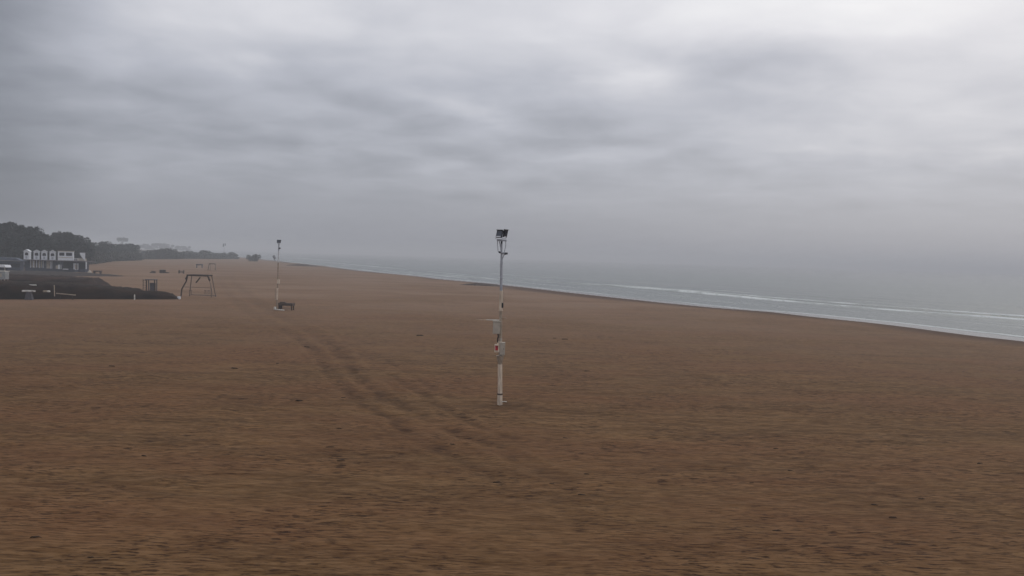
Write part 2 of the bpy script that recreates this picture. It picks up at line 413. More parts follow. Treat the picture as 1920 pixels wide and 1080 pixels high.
M['bank'] = mat('dark_wet_earth', (.026, .015, .010), .95, col2=(.006, .004, .004), scale=.45, stretch=(.5, 1, 3), bump=.8, dist=.2, spec=.1)
M['bank2'] = mat('dark_grey_earth', (.042, .034, .032), .95, var=.45, scale=.5, bump=.6, dist=.2, spec=.1)
e1 = gp(322, 561); f1 = gp(100, 561); f0 = gp(-260, 562)
yo = 2.2
bank('earth_bank', [(f0.x, f0.y + yo), (f1.x, f1.y + yo), (gp(230, 561).x, gp(230, 561).y + yo), (e1.x, e1.y + yo)], 5.2, [2.1, 2.0, 1.35, .85], 5, M['bank'])
Y2 = 152
M['bank3'] = mat('dark_brown_earth', (.045, .028, .022), .95, col2=(.010, .006, .006), scale=.45, stretch=(.5, 1, 3), bump=.7, dist=.2, spec=.1)
bank('earth_bank', [(at(-200, 530, Y2).x, Y2 - 2), (at(60, 530, Y2).x, Y2), (at(188, 530, Y2).x, Y2 + 1)], 9, [1.9, 2.0, 1.75], 15, M['bank3'])
Y3 = 132
bank('earth_bank', [(at(-200, 540, Y3).x, Y3 - 1), (at(120, 540, Y3).x, Y3), (at(262, 545, Y3).x, Y3 + 1)], 9, [1.5, 1.75, .9], 25, M['bank'])
# terrace between the banks and the beach bar
YT = 200
bank('terrace', [(at(-220, 510, YT).x, YT), (at(60, 510, YT).x, YT), (at(128, 510, YT).x, YT - 4)], 40, [.7, .75, .45], 35, M['bank2'])

# ------------------------------------------------------------------ near floodlight mast
def hgt(px, py, Y): return at(px, py, Y).z
def flood_mast(base, label):
    t = thing('floodlight_mast', label, 'floodlight mast', (base.x, base.y, 0))
    Yb = base.y
    def q(px, py, dy=0):
        p = at(px, py, Yb); return (p.x - base.x, dy, p.z)
    foot = MB(); z739 = q(937, 739)[2]
    foot.tube((0, 0, -.3), (0, 0, z739 - .03), .145, .14, 16).build('mast_foot', M['mast'], t, smooth=False)
    MB().tube((0, 0, z739 - .03), (0, 0, z739 + .05), .158, .158, 16).build('band', M['band'], t)
    a = q(937.5, 683); MB().tube((0, 0, z739 + .05), a, .13, .12, 16).build('lower_mast', M['mast'], t)
    b = q(937.8, 667); MB().tube(a, b, .105, .22, 16).build('flared_collar', M['galvlow'], t)
    c = q(938.4, 634); MB().tube(b, c, .10, .09, 14).build('mast_section', M['boxgrey'], t)
    d = q(939.0, 583); MB().tube(c, d, .085, .08, 14).build('mast_section', M['galvlow'], t)
    e = q(939.6, 545); MB().tube(d, e, .11, .105, 14).build('mast_section', M['mast'], t)
    f = q(940.3, 489); MB().tube(e, f, .075, .068, 14).build('upper_mast', M['galv'], t)
    h = q(940.6, 452); MB().tube(f, h, .058, .050, 12).build('upper_mast', M['galv'], t)
    # grey meter cabinet
    x0, _, z1 = q(924.6, 602.5); x1, _, z0 = q(937.6, 626)
    cb = MB().box(x0, x1, -.20, .02, z0, z1, .015).build('meter_cabinet', M['boxgrey'], t)
    MB().box(x0 + .03, x1 - .03, -.213, -.203, z0 + .04, z1 - .04, .004).build('door', M['boxgrey'], cb)
    MB().box(x0 - .03, x1 + .03, -.24, .03, z1 + .003, z1 + .03, .005).build('rain_cover', M['boxgrey'], cb)
    # cable between the cabinets
    MB().path([q(933.5, 625.5, -.1), q(934.5, 630, -.14), q(933, 636, -.12), q(933.5, 642, -.08)], .035, 8).build('cable', M['black'], t)
    # switch cabinet : left small box with red sign, right larger box
    x0, _, z1 = q(927.6, 645); x1, _, z0 = q(936.2, 660)
    sb = MB().box(x0, x1, -.24, .02, z0, z1, .012).build('switch_cabinet', M['mast'], t)
    xa, _, za = q(928.4, 647.2); xb, _, zb = q(933.8, 656)
    sg = MB().box(xa, xb, -.252, -.243, zb, za, .003).build('warning_sign', M['red'], sb)
    sg['label'] = 'red warning sign on the cabinet'
    w = (xb - xa)
    MB().box(xa + w * .08, xa + w * .32, -.258, -.254, zb + .03, za - .03).build('sign_stripe', M['pinkish'], sg)
    x0, _, z1 = q(936.6, 641.5); x1, _, z0 = q(946.6, 665.5)
    b2 = MB().box(x0, x1, -.16, .14, z0, z1, .015).build('fuse_cabinet', M['boxgrey'], t)
    MB().box(x0 + .02, x1 - .04, -.174, -.163, z0 + .03, z1 - .03, .004).build('door', M['boxgrey'], b2)
    MB().box(x1 - .075, x1 - .055, -.19, -.175, (z0 + z1) / 2 - .04, (z0 + z1) / 2 + .04).build('handle', M['black'], b2)
    x0, _, z1 = q(932, 640); x1, _, z0 = q(941, 645)
    MB().box(x0, x1, -.10, .06, z0 + .003, z1, .01).build('cable_gland_box', M['mast'], t)
    # thin arms
    MB().tube(q(938, 600.5), q(912, 599.7, -.02), .028, .024, 8).build('side_arm', M['white'], t)
    MB().tube(q(912, 599.7, -.02), q(893, 599.0, -.05), .016, .008, 8).build('arm_tip', M['mast'], t)
    MB().path([q(940, 598), q(944, 595.6, -.03), q(950, 596.5, -.08)], [.03, .022, .012], 8).build('hook', M['galvlow'], t)
    # small dark camera half way up
    x0, _, z1 = q(940.4, 567.5); x1, _, z0 = q(943.8, 577)
    MB().box(x0, x1, -.11, .06, z0, z1, .02).build('junction_box', M['black'], t)
    MB().tube(q(943, 548, .02), q(943, 566, .02), .03, .03, 8).build('conduit', M['galvlow'], t)
    # cage under the lamps
    MB().box(q(931.5, 450)[0], q(950, 450)[0], -.16, .16, q(940, 451)[2] - .035, q(940, 449)[2], .01).build('platform', M['galv'], t)
    pr = [(932.7, 451.5, 934.2, 472), (948.2, 451.5, 945.8, 472)]
    for a0, a1, c0, c1 in pr:
        MB().path([q(a0, a1), q(a0 + .2, 460), q(c0, c1), q(938 if a0 < 940 else 943, 475)], .019, 8).build('cage_rod', M['galv'], t)
    MB().path([q(936.2, 451.5, -.05), q(938.8, 463, -.06), q(939, 470, -.05)], .025, 8).build('inner_rod', M['galv'], t)
    MB().box(q(940, 452)[0] - .025, q(942, 452)[0] + .01, -.12, -.06, q(940, 457)[2], q(940, 451.5)[2] - .04, .005).build('cable_box', M['black'], t)
    MB().tube(q(935.5, 472.3, -.02), q(949, 476.5, -.06), .05, .05, 10).build('bracket', M['galv'], t)
    MB().box(q(936, 474)[0] - .03, q(937, 474)[0] + .05, -.1, .04, q(940, 474.5)[2], q(940, 471.5)[2], .01).build('clamp', M['black'], t)
    cc = q(948.8, 475.2, -.14)
    cm = MB().box(cc[0] - .05, cc[0] + .06, -.26, .02, cc[2] - .055, cc[2] + .055, .015, rz=-.3).build('surveillance_camera', M['black'], t)
    MB().tube((cc[0] - .04, -.30, cc[2]), (cc[0] - .03, -.27, cc[2]), .035, .035, 12).build('lens', M['glass'], cm)
    MB().tube(q(945.5, 477, -.02), q(941.4, 487, 0), .024, .024, 8).build('brace', M['galv'], t)
    # two floodlights, tipped forward
    def flood(cx, cz, w, hh, rz, tilt, cy=-.1):
        pvt = bpy.data.objects.new('floodlight', None)
        fb = MB()
        bx = fb.prism([(-w / 2, -hh / 2), (w / 2, -hh / 2), (w / 2, hh / 2), (-w / 2, hh / 2)], -.05, .04)
        fb.prism([(-w * .33, -hh * .3), (w * .33, -hh * .3), (w * .33, hh * .3), (-w * .33, hh * .3)], .043, .13)
        for k in range(5): fb.box(-w * .28 + k * w * .14 - .008, -w * .28 + k * w * .14 + .008, .133, .17, -hh * .28, hh * .28)
        o = fb.build('floodlight', M['black'], t, loc=(cx, cy, cz)); o.rotation_euler = (tilt, 0, rz)
        MB().box(-w / 2 + .03, w / 2 - .03, -.058, -.053, -hh / 2 + .07, hh / 2 - .03).build('glass', M['glass'], o)
        MB().box(-w / 2 + .02, w / 2 - .06, -.062, -.053, -hh / 2 + .005, -hh / 2 + .055).build('reflector_strip', M['whitewood'], o)
        MB().box(-w / 2 - .015, w / 2 + .015, -.12, .05, hh / 2 + .003, hh / 2 + .02).build('visor', M['black'], o)
        MB().path([(-w / 2 - .02, 0, 0), (-w / 2 - .02, .02, -hh / 2 - .07), (0, .02, -hh / 2 - .09), (w / 2 + .02, .02, -hh / 2 - .07), (w / 2 + .02, 0, 0)], .012, 6).build('yoke', M['galv'], o)
        return o
    a = q(936.8, 439.2); flood(a[0], a[2], .34, .40, -.35, -.42, -.14)
    a = q(947.4, 437.6); flood(a[0], a[2], .25, .42, .75, .25, .02)
    return t
M['pinkish'] = mat('faded_red', (.55, .18, .2), .6, var=.3, scale=9)
near_mast = flood_mast(PB, 'tall pale floodlight mast mid-beach with grey cabinets and a red sign')
near_mast.location.z = 0
MB().path([(0, 0, .03), (.12, -.03, .04), (.26, .02, .02)], .025, 6).build('cable_end', M['white'], near_mast).location = (.12, -.12, 0)

# ------------------------------------------------------------------ far floodlight mast
b = gp(519, 580); Yb = b.y
t = thing('floodlight_mast', 'distant floodlight mast with a dark lamp head, standing beside the brown timber table', 'floodlight mast', (b.x, b.y, 0))
def q(px, py, dy=0):
    p = at(px, py, Yb); return (p.x - b.x, dy, p.z)
MB().tube((0, 0, -.3), q(519.3, 562), .11, .09, 12).build('mast_foot', M['tan'], t)
MB().tube(q(519.3, 562), q(520.3, 540), .105, .10, 12).build('lower_mast', M['mast'], t)
MB().tube(q(516.4, 563, -.1), q(516.8, 541, -.1), .05, .05, 8).build('conduit', M['galvlow'], t)
MB().tube(q(520.3, 540), q(521.6, 492), .075, .07, 12).build('mast_section', M['tan'], t)
MB().tube(q(521.6, 492), q(522.6, 470), .08, .075, 12).build('upper_mast', M['haze_steel'], t)
MB().tube(q(522.6, 470), q(523, 456), .085, .09, 12).build('upper_mast', M['galv'], t)
x = q(522.6, 528, -.15); MB().box(x[0] - .17, x[0] + .17, -.25, -.02, x[2] - .28, x[2] + .28, .02).build('meter_cabinet', M['mast'], t)
x = q(524.6, 465.5); MB().box(x[0] - .10, x[0] + .10, -.2, .05, x[2] - .10, x[2] + .10, .02).build('surveillance_camera', M['black'], t)
x = q(523, 456); MB().box(x[0] - .16, x[0] + .16, -.15, .15, x[2] - .1, x[2], .01).build('platform', M['galv'], t)
for sx, rz in ((-.13, .3), (.13, -.3)):
    o = MB().box(-.14, .14, -.08, .08, -.2, .2, .02).build('floodlight', M['black'], t, loc=(x[0] + sx, -.05, x[2] + .25)); o.rotation_euler = (-.3, 0, rz)
    MB().box(-.11, .11, -.09, -.083, -.16, .16).build('glass', M['glass'], o)

# brown timber table / counter beside it
tb = gp(537, 581); Yt = tb.y; mpp = Yt / F
t = thing('timber_table', 'heavy brown timber table on the sand right of the distant mast', 'table', (tb.x, tb.y, 0), rz=-.12)
MB().box(-14 * mpp, 14 * mpp, -.45, .45, .58, .93, .02).build('tabletop', M['midwood'], t)
for sx in (-12.5, 12.0):
    for sy_ in (-.34, .34):
        MB().box(sx * mpp - .06, sx * mpp + .06, sy_ - .06, sy_ + .06, -.1, .577, 0, ry=.08 * (-1 if sx > 0 else 1)).build('leg', M['darkwood'], t)
MB().box(-13.5 * mpp, -6 * mpp, -.40, -.34, .15, .575).build('side_panel', M['darkwood'], t)
MB().box(-9 * mpp, 9 * mpp, -.05, .05, .22, .30).build('stretcher', M['oldwood'], t)
MB().box(-.98, -.25, .0, .4, .933, 1.05, .02).build('raised_board', M['midwood'], t)
p = gp(522, 581)
t = thing('white_plank', 'short white plank lying at the foot of the distant mast', 'plank', (p.x + .35, p.y - .9, .02), rz=-.25)
MB().box(-.75, .75, -.12, .12, .02, .12, .01, ry=.05).build('board', M['white'], t)
MB().box(-.72, -.5, -.14, .14, .125, .42, .01).build('block', M['white'], t)

# ------------------------------------------------------------------ timber frames on the sand
def splay_frame(c, rz, W, Wt, Dp, Hh, label, far_=False):
    t = thing('shade_pergola', label, 'pergola', (c.x, c.y, 0), rz)
    dk, ol = M['darkwood'], M['oldwood']
    r = .11 if not far_ else .10
    bx, tx = W / 2, Wt / 2; bd, td = Dp / 2, Dp * .32
    MB().path([(-bx, -bd, -.1), (-bx + .12, -bd, Hh * .35), (-tx - .2, -td, Hh * .72), (-tx, -td, Hh)], r, 8).build('post', dk, t)
    MB().path([(bx, -bd, -.1), (bx - .05, -bd, Hh * .4), (tx + .35, -td, Hh * .72), (tx, -td, Hh)], [r, r, r * .6, r], 8).build('post', ol, t)
    MB().path([(-bx + .3, bd, -.1), (-tx, td, Hh)], r * .8, 8).build('post', ol, t)
    MB().path([(bx - .3, bd, -.1), (tx, td, Hh)], r * .8, 8).build('post', ol, t)
    MB().tube((-tx - .15, -td, Hh), (tx + .15, -td, Hh - .04), r * 1.1, r * 1.1, 8).build('top_beam', dk, t)
    MB().tube((-tx - .1, td, Hh), (tx + .1, td, Hh), r, r, 8).build('top_beam', dk, t)
    MB().tube((-tx, -td, Hh), (-tx, td, Hh), r, r, 8).build('cross_beam', dk, t)
    MB().tube((tx, -td, Hh), (tx, td, Hh), r, r, 8).build('cross_beam', dk, t)
    if not far_:
        k = .45; mx = bx + (tx - bx) * k
        MB().tube((-mx, -bd * .8, Hh * k), (mx + .1, -bd * .8, Hh * k - .05), .045, .045, 8).build('rail', ol, t)
        MB().tube((-bx + .5, bd, .18), (bx, bd * .6, .15), .05, .05, 8).build('rail', M['greywood'], t)
        MB().tube((tx, -td - .05, Hh - .05), (tx + .42, -td - .3, Hh - .75), .13, .15, 8).build('knee_brace', dk, t)
        MB().tube((.15, -.2, Hh - .35), (-.45, -.45, Hh - 1.25), .10, .12, 8).build('hanging_brace', dk, t)
        MB().tube((.15, -.2, Hh - .35), (.0, .2, Hh), .05, .05, 8).build('brace', ol, t)
        MB().tube((-tx, -td, Hh - .05), (-tx - .3, -td - .15, Hh - .7), .13, .12, 8).build('knee_brace', dk, t)
    return t
c = gp(374, 556); S = c.y / F
splay_frame(c, .04, 56 * S, 37 * S, 3.0, 40 * S, 'tall open pergola of splayed dark timber, biggest of those on the sand')
for i, (px, w) in enumerate(((357, .5), (385, .35), (391, .35))):
    p = gp(px, 551)
    tt = thing('low_stool', ['squat brown stool under the left side of the big timber pergola', 'left of two brown stools under the right side of the big timber pergola', 'right of two brown stools under the right side of the big timber pergola'][i], 'stool', (p.x, p.y, 0), group='stools under the timber pergola')
    MB().tube((0, 0, .55), (0, 0, .62), w / 2, w / 2, 12).build('seat', M['midwood'], tt)
    for k in range(3):
        a = k * 2.1 + .4; MB().tube((math.cos(a) * w * .42, math.sin(a) * w * .42, -.05), (math.cos(a) * w * .3, math.sin(a) * w * .3, .55), .05, .05, 6).build('leg', M['oldwood'], tt)
c = gp(398, 507); S = c.y / F
splay_frame(c, .1, 13 * S, 9 * S, 2.0, 12.5 * S, 'small faint timber pergola far off beyond the big one', True)
p = gp(374, 502); S = p.y / F
t = thing('low_bench', 'faint low bench left of the farthest timber pergola', 'bench', (p.x, p.y, 0))
MB().box(-6 * S, 6 * S, -.4, .4, 1.0, 1.5).build('seat', M['greywood'], t)
for sx in (-5, 5): MB().box(sx * S - .12, sx * S + .12, -.3, .3, -.1, 1.0).build('leg', M['greywood'], t)
# low brown things in a row
p = gp(307, 512); S = p.y / F
t = thing('wooden_crate', 'dark brown wooden crate on the sand, middle and largest of the row of low things', 'crate', (p.x, p.y, 0), .1)
MB().box(-6.5 * S, 2.5 * S, -.7, .7, -.05, 5.6 * S, .03).build('crate_body', M['darkwood'], t)
MB().box(-7 * S, 3 * S, -.78, .78, 5.6 * S + .01, 5.6 * S + .1, .01).build('lid', M['midwood'], t)
MB().box(3 * S, 9 * S, -.5, .5, -.05, 1.8 * S, .05).build('step', M['darkwood'], t)
p = gp(287, 512); t = thing('timber_pile', 'small flat pile of brown timber left of the wooden crate', 'timber pile', (p.x, p.y, 0))
for k in range(4): MB().box(-.9 + k * .1, .9 - k * .12, -.5 + k * .22, -.3 + k * .22, .02, .16 + .1 * k, .01, rz=.1 * k).build('beam', M['midwood'], t)
MB().box(-.5, .6, -.3, .3, .5, .62, .01).build('beam', M['darkwood'], t)
p = gp(340, 513); S = p.y / F
t = thing('slatted_bench', 'brown slatted bench between the wooden crate and the big timber pergola', 'bench', (p.x, p.y, 0))
for k in range(3): MB().box(-5 * S, 5 * S, -.3, -.22, .25 + .25 * k, .4 + .25 * k, .01).build('slat', M['midwood'], t)
for sx in (-4.2, 4.2): MB().box(sx * S - .08, sx * S + .08, -.2, .4, -.05, 1.05).build('leg', M['darkwood'], t)
p = gp(183, 513); S = p.y / F
t = thing('low_table', 'low brown table on the sand beside the right end of the beach bar', 'table', (p.x, p.y, 0))
MB().box(-7 * S, 8 * S, -.6, .6, 4.6 * S, 5.6 * S, .02).build('tabletop', M['midwood'], t)
for sx in (-6, 5.5): MB().box(sx * S - .1, sx * S + .1, -.4, .4, -.05, 4.6 * S).build('leg', M['darkwood'], t)
MB().box(-6 * S, 5 * S, .3, .36, .5, 4.4 * S).build('back_panel', M['midwood'], t)

# grey booth frame on the bank
Yq = 138
a = at(269, 546, Yq); bq = at(290, 546, Yq)
t = thing('booth_frame', 'narrow grey wooden booth frame behind the right end of the dark bank', 'booth', ((a.x + bq.x) / 2 + .15, Yq, 0), .1)
hh = at(280, 525, Yq).z; w = (bq.x - a.x) / 2
for sx in (-.45, .95):
    for sy_ in (-.5, .6): MB().box(sx * w - .07, sx * w + .07, sy_ - .07, sy_ + .07, -.1, hh - .01).build('post', M['greywood'] if sy_ > 0 else M['darkwood'], t)
MB().box(-w * .7, w * 1.05, -.65, .75, hh, hh + .13, .02).build('roof', M['greywood'], t)
MB().box(-.2 * w, .8 * w, .45, .5, .3, hh - .5).build('back_panel', M['greywood'], t)
for k in range(4): MB().box(-w * 1.2, -w * .5, -.05, .0, .9 + k * .42, .98 + k * .42).build('rail', M['oldwood'], t)
MB().box(-w * 1.22, -w * 1.12, -.07, .03, -.1, 2.4).build('post', M['oldwood'], t)

# small white items near the bank
p = gp(254, 562); t = thing('marker_post', 'short white marker post in front of the dark bank', 'post', (p.x, p.y - .3, 0))
MB().tube((0, 0, -.2), (0, 0, .72), .085, .085, 12).build('post_shaft', M['white'], t)
MB().tube((0, 0, .72), (0, 0, .80), .10, .03, 12).build('cap', M['white'], t)
p = gp(335.5, 561); t = thing('white_box', 'small white box on the sand at the right end of the dark bank', 'box', (p.x, p.y, 0), .2)
MB().box(-.20, .22, -.2, .2, -.02, .36, .02).build('box_body', M['whitewood'], t)
MB().box(-.22, .24, -.22, .22, .363, .42, .01).build('lid', M['whitewood'], t)
Yk = 113.2
def bankthing(px0, px1, py0, py1, Yk_):
    a = at(px0, py1, Yk_); b_ = at(px1, py0, Yk_); return a.x, b_.x, a.z, b_.z
x0, x1, z0, z1 = bankthing(43, 65, 544.5, 546.8, Yk)
zb = bankthing(42, 66, 545, 560, Yk)[2]
t = thing('stone_table', 'pale slab table set against the dark bank', 'table', ((x0 + x1) / 2, Yk, 0))
w = (x1 - x0) / 2
MB().box(-w, w, -.3, .3, z0, z1, .03).build('tabletop', M['slab'], t)
MB().prism([(-w * .65, -.05), (w * .75, -.05), (w * .35, z0 - .003), (-w * .3, z0 - .003)], -.2, .25).build('pedestal', M['greywood'], t)
x0, x1, z0, z1 = bankthing(114, 150, 548, 552, 116.5)
t = thing('grey_plank', 'long grey plank leaning down the dark bank', 'plank', ((x0 + x1) / 2, 116.0, 0))
MB().box(-(x1 - x0) / 2, (x1 - x0) / 2, -.7, -.6, z0 + .05, z0 + .19, .01, ry=.06).build('board', M['galvlow'], t)
for sx in (-1, 1): MB().box(sx * .9 - .05, sx * .9 + .05, -.58, -.48, -.1, z0 + .1).build('support', M['darkwood'], t)
x0, x1, z0, z1 = bankthing(100, 105, 536, 548, 115.2)
t = thing('white_stake', 'thin pale stake on the dark bank between the slab table and grey plank', 'stake', ((x0 + x1) / 2, 115.2, 0))
MB().tube((0, 0, .5), (-.06, 0, z1), .07, .06, 8).build('stake_shaft', M['galvlow'], t)
MB().tube((-.06, 0, z1), (-.06, 0, z1 + .05), .09, .07, 8).build('cap', M['mast'], t)
for i, px in enumerate((83, 87, 91.5)):
    x = at(px, 546, 115.3)
    t = thing('pale_stone', ['leftmost of three small pale stones on the dark bank', 'middle one of three small pale stones on the dark bank', 'rightmost and brightest of three small pale stones on the dark bank'][i], 'stone', (x.x, 115.3, x.z), group='pale stones on the bank')
    b_ = MB(); n = 7
    v = [(math.cos(k * 2 * PI / n) * r_ * random.uniform(.8, 1.2), math.sin(k * 2 * PI / n) * r_, z_) for z_, r_ in ((-.14, .16), (0, .22), (.1, .13)) for k in range(n)]
    b_.add(v, [(j * n + k, j * n + (k + 1) % n, (j + 1) * n + (k + 1) % n, (j + 1) * n + k) for j in range(2) for k in range(n)] + [tuple(range(2 * n, 3 * n))])
    b_.build('stone', M['white'] if i == 2 else M['galvlow'], t)
# pipe on the rear bank
x0, x1, z0, z1 = bankthing(24, 68, 532.6, 534.6, 115.6)
t = thing('white_pipe', 'long thin white pipe lying along the dark bank', 'pipe', ((x0 + x1) / 2, 115.6, 0))
MB().tube((-(x1 - x0) / 2, 0, z0 + .06), ((x1 - x0) / 2, 0, z0 + .1), .075, .075, 10).build('pipe_body', M['white'], t)
for sx in (-1.2, 1.2): MB().box(sx - .06, sx + .06, -.05, .05, .2, z0 + .01).build('support', M['darkwood'], t)
# pale hut on legs at far left
x0, x1, z0, z1 = bankthing(4, 20, 509, 523, 140)
t = thing('ticket_booth', 'pale grey booth on short legs at the left edge of the beach, before the banks', 'booth', ((x0 + x1) / 2, 139, 0))
w = (x1 - x0) / 2
MB().box(-w, w, -.6, .6, z0, z1, .03).build('cabin_body', M['boxlight'] if 'boxlight' in M else M['white'], t)
MB().box(-w - .05, w + .05, -.7, .7, z1 + .003, z1 + .1, .02).build('roof', M['white'], t)
for sx in (-.8, .8):
    for sy_ in (-.45, .45): MB().box(sx * w - .05, sx * w + .05, sy_ - .05, sy_ + .05, .3, z0 - .003).build('leg', M['galvlow'], t)
MB().box(w * .75, w * 1.5, -.8, -.2, z0 - .75, z0 - .25, .03).build('step', M['white'], t)
MB().box(-w * .5, w * .3, -.62, -.603, z0 + .4, z1 - .3).build('shutter', M['boxgrey'], t)

# ------------------------------------------------------------------ beach bar and cabins
YB = 235; S = YB / F
def bx_(px, py=490): return at(px, py, YB).x
def bz(py, px=100): return at(px, py, YB).z
X0, X1 = bx_(46), bx_(165); zd = bz(487.6)
orig = Vector((X0, YB, 0))
t = thing('beach_bar', 'low dark beach bar with white doors and a roof deck that carries the white cabins', 'building', orig)
Lw = X1 - X0; dz = zd
MB().box(0, Lw - .8, 0, 2.0, -.3, dz - .25).build('wall', M['bluewall'], t)
MB().box(-.3, Lw, -1.6, 3.2, dz - .245, dz, .02).build('deck', M['deck'], t)
def fr(name, p0, p1, y0_, y1_, m, dy=-.12, th=.1, par=None):
    xa, xb = bx_(p0) - X0, bx_(p1) - X0; za, zb_ = bz(y1_), bz(y0_)
    return MB().box(xa, xb, dy - th, dy, za, zb_, .012).build(name, m, par or t)
fr('post', 49.2, 50.8, 489, 497.5, M['whitewood'], -1.4)
xs_ = [57, 59.7, 62.5, 65, 68, 71.5, 74.2, 77, 80]
for i, px in enumerate(xs_):
    o = fr('shutter_board', px, px + (1.9 if i % 3 else 1.3), 489 + (i * 7 % 3) * .5, 503.2 - (i * 5 % 3) * .4, M['whitewood'] if i % 2 == 0 else M['boxgrey'], -.02)
d = fr('door', 87.5, 94, 488.8, 503.6, M['boxgrey'], -.02); fr('handle', 92.5, 93.2, 495.5, 497.5, M['black'], -.13, .04, par=t)
fr('door', 95, 98.5, 488.8, 503.6, M['whitewood'], -.02)
fr('drinks_fridge', 111.5, 117, 495.8, 504, M['whitewood'], -.2, .6)
fr('counter', 107, 111, 497.5, 503.5, M['boxgrey'], -.2, .5)
fr('window', 119, 137, 490, 502, M['darkin'], -.004, .05)
fr('sill', 119, 128.5, 503, 505, M['whitewood'], -.06, .3)
fr('door', 138, 147.4, 492.5, 504, M['whitewood'], -.02)
fr('window', 149.5, 164, 491, 502.5, M['darkin'], -.004, .05)
fr('post', 165.2, 167.4, 489, 502.5, M['whitewood'], -1.3)
for px in (84.6, 102, 118, 148.4): fr('post', px, px + 1, 488.8, 505, M['greywall'], -1.4)
for px0, px1 in ((139, 152),):
    for k in range(5):
        p = px0 + (px1 - px0) * k / 4; fr('baluster', p, p + .5, 484, 487.4, M['whitewood'], -1.3, .08)
    fr('handrail', px0, px1, 483.2, 484, M['whitewood'], -1.28, .12)

def cabin(label):
    w = 9.6 * S / 2; h = 14.6 * S; ridge = 17.6 * S
    t = thing('beach_cabin', label, 'beach cabin', (0, 0, 0), group='white beach cabins on the roof deck')
    # body with arched opening: front wall built as profile pieces
    MB().box(-w, w, .12, 1.3, 0, h).build('wall', M['whitewood'], t)
    n = 9; r_ = w * .60; zc = h * .74; zb_ = h * .50
    MB().box(-w, -r_, 0, .117, .0, h).add([], []).build('front_wall', M['whitewood'], t)
    MB().box(r_, w, 0, .117, .0, h).build('front_wall', M['whitewood'], t)
    MB().box(-r_ + .002, r_ - .002, .002, .117, .0, zb_).build('parapet', M['whitewood'], t)
    arch = [(-r_ + .002, h)] + [(-r_ * math.cos(PI * k / n), zc + r_ * .75 * math.sin(PI * k / n)) for k in range(n + 1)] + [(r_ - .002, h)]
    mb = MB()
    for k in range(n + 0):
        xa, xb = -r_ * math.cos(PI * k / n), -r_ * math.cos(PI * (k + 1) / n)
        za, zz = zc + r_ * .75 * math.sin(PI * k / n), zc + r_ * .75 * math.sin(PI * (k + 1) / n)
        mb.prism([(xa, za), (xb, zz), (xb, h), (xa, h)], .002, .117)
    mb.build('arch', M['whitewood'], t)
    MB().box(-r_, r_, .09, .118, zb_, zc + r_ * .7).build('opening', M['darkin'], t)
    MB().box(-w * .35, w * .35, -.02, -.004, h * .08, h * .42, .004).build('front_panel', M['galv'], t)
    MB().prism([(-w * 1.18, h * .985), (0, ridge), (w * 1.18, h * .985), (w * 1.18, h * .985 + .14), (0, ridge + .16), (-w * 1.18, h * .985 + .14)], -.2, 1.45).build('roof', M['whitewood'], t)
    MB().prism([(-w, h + .002), (w, h + .002), (0, ridge - .01)], .03, 1.28).build('gable', M['whitewood'], t)
    return t
labs = ['leftmost white gabled cabin on the bar roof, turned a little sideways', 'second white gabled cabin from the left on the bar roof', 'third white gabled cabin from the left on the bar roof', 'fourth white gabled cabin, next to the wide two-window cabin']
c0 = cabin(labs[0]); 
for i, px in enumerate((53.0, 71.8, 86.2, 101.6)):
    o = c0 if i == 0 else dup(c0, (0, 0, 0), label=labs[i])
    o.location = (bx_(px), YB - .9, zd + .003); o.rotation_euler = (0, 0, [.16, .50, .50, .48][i])
xa, xb = bx_(113), bx_(139.5); w = (xb - xa) / 2; h = bz(471) - zd
t = thing('wide_cabin', 'wide white flat-roofed cabin with two dark windows on the bar roof', 'beach cabin', ((xa + xb) / 2, YB - .9, zd + .003), rz=.42)
w *= .96
MB().box(-w, w, 0, 2.2, 0, h, .02).build('wall', M['whitewood'], t)
MB().box(-w - .1, w + .1, -.15, 2.35, h + .003, h + .15, .02).build('roof', M['boxgrey'], t)
for s0, s1 in ((-.82, -.16), (.04, .82)):
    o = MB().box(w * s0, w * s1, -.03, -.004, h * .52, h * .88).build('window', M['greywall'], t)
    MB().box(w * s0 + .08, w * s1 - .08, -.045, -.034, h * .56, h * .84).build('pane', M['darkin'], o)
MB().box(-w * .9, w * .9, -.05, -.004, h * .30, h * .36).build('rail', M['boxgrey'], t)
xa, xb = bx_(152), bx_(162); w = (xb - xa) / 2; h = bz(472) - zd
t = thing('wind_screen', 'white wedge-shaped windscreen at the right end of the bar roof', 'windscreen', ((xa + xb) / 2, YB - .8, zd + .003))
MB().prism([(-w * .2, h * .45), (w, 0), (w, h), (-w, h * .96), (-w * .7, h * .7)], 0, .12).build('panel', M['whitewood'], t)
MB().box(-w * 2.2, w, .15, .9, 0, h * .28, .02).build('base_box', M['boxgrey'], t)
p = gp(172.5, 509); t = thing('white_locker', 'white locker standing against the right end of the beach bar', 'locker', (p.x, YB + .2, 0))
MB().box(-.42, .42, -.4, .3, .6, bz(494), .02).build('locker_body', M['whitewood'], t)
MB().box(-.5, .5, -.5, .35, -.1, .597, .02).build('plinth', M['greywall'], t)
MB().box(-.36, .36, -.42, -.403, .8, bz(494) - .15).build('door', M['boxgrey'], t)
p = gp(168, 513.5); t = thing('white_sack', 'white sack slumped on the terrace corner below the beach bar', 'sack', (p.x, p.y, 0))
mb = MB(); n = 10
prof = [(.42, -.02), (.55, .25), (.5, .55), (.3, .8), (.12, .9)]
v = [(math.cos(k * 2 * PI / n) * r_ * (1 + .12 * math.sin(3 * k)), math.sin(k * 2 * PI / n) * r_ * .8, z_) for r_, z_ in prof for k in range(n)]
